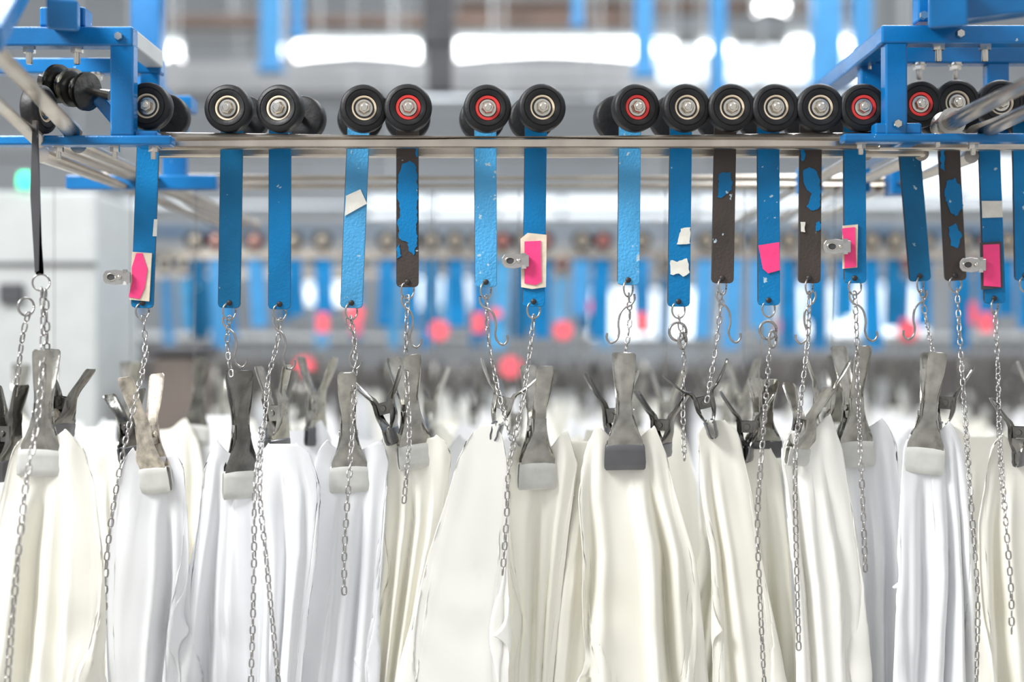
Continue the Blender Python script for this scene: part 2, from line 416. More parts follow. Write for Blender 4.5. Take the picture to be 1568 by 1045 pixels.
    zz = X[..., 2].ravel(); xx = X[..., 0].ravel()
    lo = np.interp(zz, bc2, mnf); hi = np.interp(zz, bc2, mxf)
    return np.clip((xx-lo)/(hi-lo+1e-6), -.03, 1.03), X[..., 1].ravel(), zz
MU = (NU-1)*UU+1; MV = (NV-1)*UV+1
TPL = [template(*a) for a in [(1,2.4,3,.40,0,.075),(2,2.4,4,.34,.2,.075,.085,.7),(3,3.0,5,.44,-.15,.08,.085,.65),(4,1.7,2,.30,0.1),
   (5,2.6,4,.50,.3,.08,.085,.7),(6,3.0,6,.36,-.3,.075,.085,.6),(7,3.2,6,.34,.05,.085,.085,.6),(8,2.5,5,.30,-.1,.08,.085,.6)]]
QF = [(i*MU+j, (i+1)*MU+j, (i+1)*MU+j+1, i*MU+j+1) for i in range(MV-1) for j in range(MU-1)]
HC = [0]
def hide(col, y0, prof, jaw, tp, mirror=0, ys=1.0, crown=(20, 20), folds=()):
    """folds: (position 0..1 across, kind, depth m, width) - 'v' valley running down from the clamp, 'l'/'r' lapped pleat edge"""
    HC[0] += 1; rng = np.random.RandomState(HC[0]*13+1)
    py = np.array([p[0] for p in prof], float); xl = np.array([p[1] for p in prof], float); xr = np.array([p[2] for p in prof], float)
    ext = 1440.
    sl = (xl[-1]-xl[-2])/(py[-1]-py[-2]); sr = (xr[-1]-xr[-2])/(py[-1]-py[-2])
    py = np.append(py, ext); xl = np.append(xl, xl[-1]+sl*(ext-1045)); xr = np.append(xr, xr[-1]+sr*(ext-1045))
    s = (D+y0)/D/1000; dense = np.arange(py[0]-30, ext, 2.0)
    def sm(a):
        d = np.interp(dense, py, a)
        for _ in range(10):
            e = d.copy(); e[1:-1] = (d[:-2]+2*d[1:-1]+d[2:])/4; d = e
        return d
    DL, DR = sm(xl), sm(xr); tn, ty, tz = TPL[tp]
    if mirror: tn = 1-tn
    pz = py[0]-tz/s
    L = np.interp(pz, dense, DL); Rr = np.interp(pz, dense, DR)
    x = (L+(Rr-L)*tn-784)*s; jx = (jaw-784)*s
    b = np.maximum(0, -tz)
    fade = np.clip(1-b/.08, 0, 1); cb = np.exp(-((np.abs(x-jx)-.044)/.017)**2)
    cr = np.where(x < jx, crown[0], crown[1])*.001*cb*fade
    z = tz+ZC+(522.5-py[0])*s+cr
    grow = np.clip((b-.02)/.22, 0, 1)**.7
    fy = np.zeros_like(x)
    for (p0, kind, dp, wd) in folds:
        wd = wd*1.15
        pc = p0+.035*np.sin(b*6+p0*20)*grow+.012*np.sin(b*15+p0*9)*grow
        t = (tn-pc)/wd
        if kind == 'v': fy += dp*grow*np.exp(-t*t)*1.0-dp*.3*grow*(np.exp(-(t-2.3)**2)+np.exp(-(t+2.3)**2))
        else:
            sg = 1 if kind == 'r' else -1
            fy += -dp*grow/(1+np.exp(-np.clip(sg*t*9, -30, 30)))*np.exp(-np.maximum(0, sg*t)*wd*5)
    k1 = rng.uniform(0, 6, 6)
    th = np.arctan2(x-jx, b+.03)
    fy += .0022*np.sin(th*9+k1[3]+1.2*np.sin(b*10+k1[4]))*np.exp(-b/.11)*np.clip(b/.05, 0, 1)
    fy += .0016*np.sin(x*38+z*60+k1[5]+1.2*np.sin(x*40+k1[0]))*np.exp(-((b-.22-.2*rng.rand())/.08)**2)
    g = np.exp(-((x-jx)/.036)**6)*(1-np.clip((b-.045)/.06, 0, 1))
    y = (ty*ys+fy)*(1-g)
    y -= .012*cb*fade*(crown[0]+crown[1] > 8)
    w_ = (Rr-L)*s; y *= np.clip(w_/.15, .6, 1.1)
    V = np.stack([x, y+y0, z], 1); c = (V.min(0)+V.max(0))/2
    me = bpy.data.meshes.new('leather_hide')
    me.from_pydata((V-c).tolist(), [], QF); me.materials.append(col); me.polygons.foreach_set('use_smooth', [True]*len(QF))
    o = bpy.data.objects.new('leather_hide', me); o.location = c.tolist(); link(o)
    so = o.modifiers.new('thick', 'SOLIDIFY'); so.thickness = .0016
    return o
C, C2, Wm = M_C, M_C2, M_W
hides = [
 (C,-.10,[(672,40,100),(690,30,128),(750,5,146),(850,-30,158),(1045,-60,168)],60,6,0,1,(34,14),[(.42,'v',.026,.05),(.68,'r',.018,.05)]),
 (Wm,.04,[(700,205,268),(725,188,282),(800,170,288),(900,163,291),(1045,160,278)],238,1,0,1,(18,14),[(.70,'v',.034,.05)]),
 (Wm,.045,[(698,332,398),(722,314,402),(800,304,405),(900,285,412),(1045,255,425)],372,2,0,1,(26,4),[(.28,'v',.026,.045),(.52,'r',.020,.05)]),
 (Wm,.0,[(680,412,452),(692,400,472),(750,392,490),(850,402,484),(950,405,470),(1045,400,462)],426,4,1,1,(0,0),[(.4,'v',.024,.07),(.72,'l',.016,.06)]),
 (Wm,.04,[(690,503,588),(712,484,596),(760,478,592),(900,465,582),(1045,445,580)],536,7,1,1,(22,14),[(.34,'l',.024,.05),(.66,'v',.026,.05)]),
 (C,.05,[(672,595,668),(692,582,690),(800,583,684),(900,575,665),(1045,560,640)],638,5,0,1,(18,8),[(.25,'v',.022,.05),(.50,'v',.028,.045),(.75,'r',.022,.05)]),
 (C2,.01,[(650,738,756),(664,722,768),(700,702,776),(760,685,778),(850,655,779),(1045,605,781)],750,3,0,.4,(0,0),[]),
 (C,.06,[(690,788,870),(715,776,886),(800,775,872),(1045,785,845)],822,1,1,1,(16,30),[(.5,'v',.026,.06),(.8,'r',.02,.05)]),
 (C,.07,[(676,855,915),(720,848,925),(850,815,915),(950,800,910),(1045,795,905)],890,5,1,1,(0,0),[(.35,'v',.025,.06),(.65,'l',.02,.05)]),
 (C,.03,[(674,912,1002),(698,895,1020),(760,886,1035),(850,893,1062),(1045,888,1088)],957,6,1,.9,(22,20),[(.55,'r',.024,.04),(.74,'v',.032,.04),(.10,'v',.018,.04)]),
 (C,.03,[(644,1086,1108),(660,1070,1128),(750,1072,1150),(850,1088,1165),(1045,1090,1205)],1092,3,1,.9,(0,0),[(.25,'v',.024,.06)]),
 (C,.06,[(688,1148,1180),(710,1140,1194),(850,1150,1210),(1045,1160,1224)],1146,4,0,1,(0,0),[(.5,'v',.022,.08)]),
 (C2,.03,[(660,1210,1270),(688,1196,1288),(800,1206,1310),(900,1216,1325),(1045,1218,1335)],1225,2,1,1,(4,24),[(.22,'v',.026,.05),(.62,'l',.02,.05)]),
 (Wm,.08,[(656,1285,1348),(680,1278,1370),(850,1290,1388),(1045,1300,1385)],1310,7,0,1,(16,16),[(.45,'v',.026,.06),(.75,'v',.02,.05)]),
 (Wm,.03,[(668,1393,1450),(692,1384,1474),(800,1378,1490),(900,1373,1497),(1045,1368,1497)],1412,4,1,.9,(14,24),[(.32,'v',.02,.05),(.66,'v',.028,.045),(.86,'v',.018,.03)]),
 (C,.0,[(672,1535,1590),(700,1516,1610),(800,1498,1630),(1045,1493,1650)],1560,0,0,1,(20,10),[(.25,'v',.024,.05)]),
]
HO = [hide(*h) for h in hides]
HTOP = {}
for o in HO:
    co = np.empty(len(o.data.vertices)*3); o.data.vertices.foreach_get('co', co); HTOP[o.data.name] = float(co[2::3].max())

# ------------------------------------------------------------------ hangers
def strap(xt, xb, pb, mat, parent, y=.045, w=35, top=186):
    a = P(xt, top, y); b = P(xb, pb, y); d = (b-a).normalized(); s = Vector((-d.z, 0, d.x)).normalized()
    if s.x < 0: s = -s
    hw = w*.0005; c = .006; L = (b-a).length
    out = [(-hw, 0), (hw, 0), (hw, L-c), (hw-c*.3, L-c*.3), (hw-c, L), (-hw+c, L), (-hw+c*.3, L-c*.3), (-hw, L-c)]
    v = []
    for yy in (-.0028, .0028):
        for (u, t) in out: v.append(a+s*u+d*t+Vector((0, yy, 0)))
    n = len(out); f = [tuple(range(n)), tuple(range(2*n-1, n-1, -1))]; mi = [0, 0]
    for i in range(n): f.append((i, (i+1) % n, n+(i+1) % n, n+i)); mi.append(1)
    o = fixn(mesh_obj('strap', v, f, [mat, M_edge], parent, midx=mi)); bevel(o, .0008, 1)
    return o
def patch(pts, y, mat, parent, name='label', t=.0012):
    n = len(pts); v = [P(x, z, y) for x, z in pts]+[P(x, z, y)+Vector((0, -t, 0)) for x, z in pts]
    f = [tuple(range(n)), tuple(range(n, 2*n))]+[(i, (i+1) % n, n+(i+1) % n, n+i) for i in range(n)]
    return fixn(mesh_obj(name, v, f, mat, parent))
def rough(pts, seed, j=1.6, step=4.0):
    rr = random.Random(seed); out = []
    for i, (x, y) in enumerate(pts):
        x2, y2 = pts[(i+1) % len(pts)]; L = math.hypot(x2-x, y2-y); n = max(1, int(L/step))
        for k in range(n):
            t = k/n; out.append((x+(x2-x)*t+rr.uniform(-j, j), y+(y2-y)*t+rr.uniform(-j, j)))
    return out
def tag_clip(x, py, y, parent):
    c = P(x, py, y-.006)
    k = .001
    out = [(4,-9),(-8,-10),(-20,-12),(-34,-10),(-38,-4),(-38,4),(-34,10),(-20,12),(-8,10),(4,9)]
    for nm, dy, sc in (('clip_lever', -.004, 1.0), ('clip_back', .003, .9)):
        v = [c+Vector((px*k*sc, dy, pz*k*sc)) for px, pz in out]+[c+Vector((px*k*sc, dy+.0018, pz*k*sc)) for px, pz in out]
        n = len(out); f = [tuple(range(n)), tuple(range(2*n-1, n-1, -1))]+[(i, (i+1) % n, n+(i+1) % n, n+i) for i in range(n)]
        bevel(fixn(mesh_obj(nm, v, f, M_steel, parent)), .0006, 1)
    pts = [c+Vector(((-25+7*math.cos(a))*k, -.0045, 5.5*math.sin(a)*k)) for a in [2*math.pi*i/18 for i in range(18)]]
    sweep('clip_slot_rim', pts, .0013, M_nut, parent, n=6, closed=True)
    v, f = lathe_data([(.0001,-.0045),(.0055,-.0045)], 16, 'Y', (c.x-.025, c.y, c.z)); mesh_obj('clip_slot', v, f, M_dkgrey, parent)
    sweep('clip_barrel', [c+Vector((-.004, -.002, -.012)), c+Vector((-.004, -.002, .012))], .004, M_steel, parent, n=12)
    v, f = lathe_data([(.0002,-.008),(.003,-.0075),(.0038,-.004),(.0038,0)], 12, 'Y', (c.x-.012, c.y, c.z)); mesh_obj('clip_rivet', v, f, M_nut, parent, smooth=True)

hang = [ # wheel x, py, red, strap top x, bottom x, bottom py, mat, rear dx
 (228,164,0,227,218,472,M_blue,.004), (351,167,0,355,351,472,M_blue_dull,.008), (430,167,0,429,428,474,M_blue,.02),
 (557,167,0,548,538,472,M_lblue,-.016), (625,166,1,624,624,440,M_bare,-.008), (746,167,1,743,744,440,M_lblue,-.01),
 (829,166,0,820,817,470,M_blue,-.014), (973,166,1,964,962,437,M_lblue,-.022), (1050,166,0,1042,1039,470,M_blue,-.01),
 (1119,166,0,1110,1106,434,M_bare,-.004), (1186,166,0,1176,1177,468,M_blue,-.004), (1254,166,0,1241,1239,434,M_bare,-.002),
 (1320,166,1,1308,1309,434,M_blue,0), (1407,161,1,1391,1409,431,M_blue_dull,.0), (1463,159,0,1452,1463,430,M_bare,0),
 (1530,159,0,1514,1523,465,M_blue,0), (1600,159,0,1566,1570,430,M_blue,0)]
HG = []
for i, (wx, wy, red, xt, xb, pb, mat, dx) in enumerate(hang):
    yw = .0 if i < 13 else .06
    g = group('conveyor_hanger', P(wx, wy, yw)); me = W_red if red else W_cream
    c = P(wx, wy, yw); yaw = math.atan2(-dx, .10)
    inst('front_wheel', me, c, g, (0, i*.7, yaw)); inst('rear_wheel', me, c+Vector((dx, .10, 0)), g, (0, 0, yaw+math.pi))
    sweep('axle', [c+Vector((0, .01, 0)), c+Vector((dx, .09, 0))], .0055, M_nut, g)
    strap(xt-(xb-xt)*.15, xb, pb, mat, g, y=yw+.045)
    HG.append(g)
    a = P(xt, 190, yw+.045); beam('hanger_yoke', (a.x, yw+.045, c.z-.02), (a.x, yw+.045, c.z+.01), .030, .014, M_dkgrey, g)
    r0 = P(xb, pb-8, yw+.041)
    v, f = lathe_data([(.0005,-.0015),(.0035,-.0015),(.0045,.001)], 14, 'Y', tuple(r0)); mesh_obj('eyelet', v, f, M_edge, g, smooth=True)
    ring(P(xb, pb+5, yw+.045), .0105, .0015, g, yaw=.5+.3*math.sin(i*3), squash=1.25)
patch([(530,300),(552,290),(562,312),(528,331)], .041, M_label, HG[3])
patch([(1161,376),(1193,371),(1194,414),(1176,419),(1168,412)], .041, M_pink, HG[10], 'pink_tape')
patch(rough([(1043,350),(1057,348),(1056,374),(1037,375)],1,1), .041, M_label, HG[8])
patch(rough([(1026,398),(1036,401),(1052,396),(1056,418),(1046,424),(1040,420),(1026,421)],2,1), .041, M_label, HG[8])
patch([(1503,308),(1534,308),(1535,333),(1504,334)], .100, M_label, HG[15])
patch([(236,336),(241,336),(240,362),(234,362)], .041, M_label, HG[0])
patch(rough([(1226,340),(1233,340),(1232,356),(1226,355)],3,.8), .041, M_label, HG[11])
# remaining islands of blue paint on the stripped hangers
T_ = .0006
for gi, y, sd, pts in [
  (9,.0415,4,[(1101,268),(1108,264),(1118,264),(1121,278),(1120,290),(1108,302),(1098,303),(1100,286)]),
  (4,.0415,5,[(616,250),(628,246),(638,256),(640,300),(638,340),(639,372),(634,390),(627,386),(624,372),(612,366),(609,340),(613,322),(608,300),(610,272)]),
  (4,.0415,6,[(607,378),(612,374),(614,392),(608,396)]),
  (4,.0415,16,[(636,226),(640,226),(641,240),(637,242)]),
  (11,.0415,7,[(1230,262),(1240,256),(1251,262),(1257,290),(1255,318),(1244,324),(1236,316),(1242,296),(1232,286)]),
  (11,.0415,8,[(1250,340),(1256,338),(1256,352),(1250,354)]),
  (11,.0415,9,[(1226,230),(1232,228),(1233,244),(1227,248)]),
  (14,.1015,10,[(1449,278),(1462,273),(1472,290),(1474,318),(1464,332),(1454,324),(1446,300)]),
  (14,.1015,11,[(1452,348),(1464,342),(1472,360),(1468,380),(1456,376)]),
  (14,.1015,12,[(1440,232),(1446,230),(1447,262),(1441,260)])]:
    patch(rough(pts, sd, 1.3, 3.5), y, M_blue, HG[gi], 'paint_island', T_)
for gi, y, cream, pink, cl in [
  (0, .041, [(203,386),(233,388),(229,462),(199,459)], [(209,388),(218,388),(226,412),(222,440),(214,458),(197,455),(203,430),(202,410)], (196,425)),
  (6, .041, [(797,366),(808,357),(837,360),(836,440),(815,443),(798,440)], [(803,370),(828,369),(829,432),(820,437),(803,434)], (806,400)),
  (12, .041, [(1290,346),(1313,344),(1312,410),(1290,412)], [(1289,350),(1309,348),(1311,409),(1293,411),(1293,380)], (1298,378)),
  (15, .100, [(1500,372),(1533,370),(1535,441),(1502,444)], [(1505,375),(1530,374),(1532,440),(1506,438)], (1505,406))]:
    patch(cream, y, M_tape if gi != 15 else M_dkgrey, HG[gi], 'tag_backing', .003)
    patch(pink, y-.0031, M_pink, HG[gi], 'pink_tag', .0015)
    tag_clip(cl[0], cl[1], y-.004, HG[gi])

def ch(gi, pts, seed, size=1.0):
    chain([tuple(P(*p)) for p in pts], HG[gi], seed, size=size)
F_ = -.08
ch(0, [(220,488,.045),(222,540,.03),(213,590,-.02),(187,700,F_),(166,830,F_-.01),(160,930,F_-.01),(158,990,F_)], 1)
ch(0, [(224,545,.04),(220,575,.04)], 31)
ch(1, [(351,490,.045),(348,530,.045),(354,572,.03)], 2)
ch(2, [(429,494,.045),(424,530,.04),(411,580,.01),(405,650,-.04),(391,740,F_-.02),(389,860,F_-.03),(387,960,F_-.03),(383,1080,F_-.03)], 3)
ch(2, [(400,660,-.04),(398,760,F_-.02),(408,860,F_-.05),(418,960,F_-.05),(430,1080,F_-.05)], 4)
ch(3, [(538,490,.045),(544,540,.03),(541,640,-.02),(534,740,F_),(528,830,F_),(527,905,F_)], 5)
ch(4, [(624,458,.045),(622,550,.02),(627,660,-.03),(623,720,F_),(619,765,F_)], 6)
ch(5, [(745,458,.045),(748,520,.04),(757,570,.03),(768,620,.0),(782,670,-.03)], 7)
ch(6, [(817,488,.045),(812,535,.03),(803,600,-.01),(793,650,-.04),(779,720,F_),(776,790,F_),(770,875,F_)], 8)
ch(7, [(963,455,.045),(964,495,.045),(957,545,.02)], 9)
ch(8, [(1040,488,.045),(1047,540,.045),(1046,620,.03),(1048,700,-.02)], 10)
ch(9, [(1106,452,.045),(1100,500,.04),(1092,560,.03),(1083,612,.0)], 11)
ch(10, [(1178,540,.045),(1174,600,.0),(1166,700,F_),(1160,790,F_),(1163,900,F_-.01),(1172,1080,F_-.01)], 12)
ch(11, [(1239,452,.045),(1237,520,.02),(1227,610,-.02),(1218,700,F_),(1219,830,F_),(1223,990,F_-.01)], 13)
ch(12, [(1309,452,.045),(1312,520,.03),(1315,620,-.01),(1318,700,F_),(1322,790,F_),(1325,870,F_)], 14)
ch(13, [(1412,450,.1),(1418,490,.1),(1430,545,.05)], 15)
ch(14, [(1466,448,.1),(1470,520,.07),(1478,640,.0),(1486,760,F_),(1496,890,F_),(1497,960,F_),(1494,1080,F_)], 16)
ch(15, [(1524,482,.1),(1528,560,.07),(1531,680,-.03),(1540,800,F_-.03),(1548,900,F_-.03),(1549,965,F_-.03)], 17)
for gi, fl, t in [(2,1,.05),(4,1,.0),(5,1,.2),(9,1,.1),(11,-1,.0),(13,-1,.1),(7,-1,.2),(12,1,.2),(1,1,.1),(3,1,-.1)]:
    wx = hang[gi][4]; pb = hang[gi][5]; y = .045 if gi < 13 else .105
    s_hook(P(wx, pb+22, y), HG[gi], fl, t)
for gi in (8, 10):
    wx = hang[gi][4]; pb = hang[gi][5]
    ring(P(wx-1, pb+38, .045), .014, .0022, HG[gi], .2)
    ring(P(wx+6, pb+52, .040), .008, .0022, HG[gi], .6, squash=1.6)
sweep('wire_link', [P(1168,500,.045), P(1162,580,.045), P(1165,670,.05)], .0014, M_clampb, HG[10])

g = group('conveyor_hanger', P(56, 190, -.12))
strap(54, 61, 420, M_bare, g, y=-.12, w=7, top=185)
patch([(50,190),(56,190),(62,300),(60,415),(54,418),(47,300)], -.123, M_dkgrey, g, 'strap_edge', .002)
inst('front_wheel', W_cream, P(60, 168, -.05), g, (0, 0, 1.35))
ring(P(63,433,-.12), .012, .0015, g, .3)
ring(P(40,470,-.11), .013, .0018, g, .9)
chain([tuple(P(*p)) for p in [(64,448,-.12),(66,520,-.13),(58,640,-.17),(40,740,-.21),(26,870,-.23),(10,1060,-.23)]], g, 40, size=1.15)
chain([tuple(P(*p)) for p in [(42,485,-.11),(34,520,-.11),(24,600,-.1)]], g, 41, size=1.1)
chain([tuple(P(*p)) for p in [(70,450,-.12),(72,520,-.12),(70,560,-.1)]], g, 42, size=1.1)

# ------------------------------------------------------------------ main rail
g = group('conveyor_rail', (0, .05, ZC+.31))
xl = P(238,0).x; xr = P(1345,0).x
zt = P(0, 166, 0).z-.0364
sweep('front_tube', [(xl, -.001, zt-.009), (xr, -.001, zt-.009)], .0095, M_rail, g, n=24)
box('front_bar_web', (xl, -.008, zt-.024), (xr, .006, zt-.012), M_rail, g, .001)
sweep('front_lower_tube', [(xl, -.004, zt-.024), (xr, -.004, zt-.024)], .0045, M_rail, g, n=20)
box('rear_bar', (xl-.05, .090, zt-.026), (xr+.1, .110, zt), M_rail, g, .004)
box('rear_bar_right', (xr, .05, zt-.02), (P(1640,0).x, .07, zt+.004), M_rail, g, .003)
g = group('conveyor_rail', (0, .6, ZC+.31))
for k, (yy, b) in enumerate([(.60, .012), (.66, .011)]):
    sweep('bar_%d' % (k+1), [(-.80, yy, ZC+.318-.008*k), (.78, yy, ZC+.318-.008*k)], b, M_rail, g, n=16)

# ------------------------------------------------------------------ support frames
def bolt(p, parent, L=.03, r=.0045, s=1.0):
    A = Acc()
    A.add(*lathe_data([(.0001, -L), (r*.8, -L), (r, -L+.002), (r, 0)], 12, 'Z'), 0)
    A.add(*lathe_data([(r, -.011*s), (r*1.9, -.011*s), (r*1.9, -.003), (r, -.003)], 6, 'Z'), 0)
    A.add(*lathe_data([(r, -.003), (r*2.4, -.003), (r*2.4, 0), (r, 0)], 16, 'Z'), 0)
    return inst('bolt', A.mesh('bolt', [M_nut]), p, parent)
g = group('steel_support_frame', P(1450, 120, 0))
def bx(nm, x0, x1, p0, p1, y0, y1, mat=M_frame, bev=.003):
    a = P(x0, p0, y0); b = P(x1, p1, y0); return box(nm, (a.x, y0, a.z), (b.x, y1, b.z), mat, g, bev)
bx('top_front_rail', 1350, 1660, 38, 66, -.05, -.015)
bx('front_post', 1356, 1390, 64, 206, -.048, -.018)
bx('lower_front_plate', 1292, 1660, 204, 217, -.05, -.02)
bx('lower_gusset', 1340, 1412, 188, 206, -.046, -.02)
bx('rear_post', 1512, 1546, 96, 206, .162, .188)
bx('rear_top_rail', 1312, 1660, 70, 97, .16, .19)
bx('rear_left_post', 1318, 1352, 95, 205, .162, .188)
a = P(1367, 52, -.02); beam('side_top_rail', (a.x, -.016, a.z), (a.x, .55, a.z), .03, .028, M_frame, g)
a = P(1400, 210, -.02); beam('lower_side_rail', (a.x, -.02, a.z), (a.x, .4, a.z), .03, .014, M_frame, g)
beam('riser_left', P(1418, 36, -.03), P(1418, -60, -.03), .034, .034, M_frame, g)
beam('overhead_arm', P(1452, 12, -.3), P(1440, 20, .5), .05, .05, M_frame, g)
beam('overhead_cross_arm', P(1440, 20, -.25), P(1660, -8, -.25), .04, .034, M_frame, g)
for (x, y, dd) in [(1437,66,-.03),(1508,66,-.03),(1407,97,.17),(1463,97,.17),(1330,97,.17)]: bolt(P(x, y, dd), g, .028, .005)
for (x, y, dd) in [(1318,217,-.03),(1436,205,-.04),(1490,217,-.03)]: bolt(P(x, y, dd), g, .02, .004)
for k, (x, p, y) in enumerate([(1414, 24, -.055), (1470, 52, -.051), (1374, 190, -.051)]):
    c = P(x, p, y); v, f = lathe_data([(.0001,-.006),(.006,-.006),(.0068,-.004),(.0068,0)], 6, 'Y', tuple(c)); mesh_obj('hex_bolt_%d' % k, v, f, M_nut, g)
g = group('drive_shaft', P(1440, 195, 0))
a = P(1446, 192, 0); sweep('shaft', [(a.x, .02, a.z), (a.x, -.75, a.z)], .0165, M_rail, g, n=20)
sweep('collar', [(a.x, .0, a.z), (a.x, -.04, a.z)], .021, M_steel, g, n=20)
a = P(1500, 203, 0); sweep('lower_shaft', [(a.x, .02, a.z), (a.x, -.75, a.z)], .015, M_rail, g, n=20)
# left frame
g = group('steel_support_frame', P(120, 120, 0))
bx('top_front_rail', -80, 203, 40, 70, -.05, -.018)
bx('front_post', 168, 204, 66, 208, -.048, -.020)
bx('lower_front_plate', -80, 262, 207, 222, -.05, -.02)
bx('lower_tab', 205, 240, 200, 224, -.04, .0)
bx('rear_top_rail', -80, 246, 88, 112, .16, .19)
bx('rear_post', 214, 244, 111, 205, .162, .188)
a = P(189, 54, -.02); beam('side_top_rail', (a.x, -.018, a.z), (a.x, .17, a.z), .028, .028, M_cab, g)
beam('mid_brace', P(150, 150, .05), P(205, 215, .05), .02, .02, M_frame, g)
beam('overhead_arm', P(95, 22, -.3), P(110, 30, .4), .04, .04, M_frame, g)
bx('overhead_plate', 60, 130, 10, 40, -.04, .0)
bx('lower_cross_rail', 100, 330, 268, 290, .45, .48)
bx('rear_drop_post', 248, 284, 150, 290, .50, .53)
bx('rear_bracket', 238, 292, 146, 168, .48, .54)
for (x, y, dd) in [(45,70,-.03),(118,70,-.03),(76,112,.17),(148,112,.17)]: bolt(P(x, y, dd), g, .028, .005)
for (x, y, dd) in [(90,222,-.03),(176,222,-.03),(235,222,-.03)]: bolt(P(x, y, dd), g, .022, .004)
v, f = lathe_data([(.0001,-.006),(.006,-.006),(.0068,-.004),(.0068,0)], 6, 'Y', tuple(P(182,56,-.051))); mesh_obj('hex_bolt', v, f, M_nut, g)
g = group('drive_shaft', P(60, 150, -.2))
sweep('shaft', [P(112,202,-.02), P(-30,55,-.55)], .014, M_rail, g, n=18)
sweep('second_shaft', [P(60,215,-.03), P(-60,110,-.5)], .012, M_rail, g, n=18)
beam('blue_arm', P(34,-30,-.3), P(-20,60,-.6), .03, .03, M_frame, g)
g = group('bearing_stack', P(108,128,.04))
for k in range(5):
    x = 86+k*11; c = P(x, 128+k*3, .03)
    sweep('disc_%d' % k, [c, c+Vector((.006, -.003, -.001))], .030 if k % 2 == 0 else .020, M_clampd if k != 2 else M_clampb, g, n=24)
sweep('spindle', [P(60,122,.03), P(168,146,.03)], .009, M_clampd, g)
g = group('return_rails', P(150, 260, .3))
for k, (x, p) in enumerate([(86, 222), (120, 222), (62, 236)]):
    a = P(x, p, 0); sweep('tube_%d' % k, [(a.x, 0, a.z), (a.x, 1.5, a.z)], .013, M_rail, g, n=16)
g = group('return_rails', P(1330, 240, .3))
for k, (x, p) in enumerate([(1350, 222), (1440, 222), (1520, 226)]):
    a = P(x, p, 0); sweep('tube_%d' % k, [(a.x, .1, a.z), (a.x, 1.5, a.z)], .012, M_rail, g, n=16)
    box('clevis_%d' % k, (a.x-.02, .5, a.z-.02), (a.x+.02, .56, a.z+.03), M_frame, g)

# ------------------------------------------------------------------ rows of hides behind
def zrow(y, n, x0, x1, seed, railz, pc, ztop):
    rr = random.Random(seed); g = group('hanging_leather_row', (0, y, 1.2))
    for i in range(n):
        src = HO[rr.choice([1, 2, 4, 5, 8, 9, 12, 13, 14])]
        x = x0+(x1-x0)*(i+.5)/n+rr.uniform(-.02, .02); sc = rr.uniform(1.1, 1.35); dz = rr.uniform(-.03, .02)
        o = inst('leather_hide', src.data, (x, y+rr.uniform(-.03, .03), ztop+dz-HTOP[src.data.name]), g, None, (sc*rr.choice([-1, 1]), 1, 1))
        if rr.random() < .4:
            o.material_slots[0].link = 'OBJECT'; o.material_slots[0].material = rr.choice([M_C, M_W])
        if rr.random() < pc:
            k = 'clamp_steel' if rr.random() < .65 else 'dark_clamp_steel'
            key = [q for q in CM if q[0] == k][0]
            inst('spring_clamp', CM[key], (x, y, ztop+dz-.045), g, (0, rr.uniform(-.1, .1), rr.uniform(0, 1.5)), .85)
            if railz: sweep('suspension_rod', [(x, y, ztop+dz+.08), (x+rr.uniform(-.01, .01), y, railz)], .001, M_chain, g, n=5)
zrow(.33, 14, -1.0, 1.0, 1, None, .25, 1.745)
zrow(.62, 15, -1.15, 1.15, 2, ZC+.30, .5, 1.735)
zrow(1.0, 14, -1.4, 1.4, 3, None, .3, 1.72)
zrow(1.6, 16, -1.8, 1.8, 4, None, .25, 1.70)

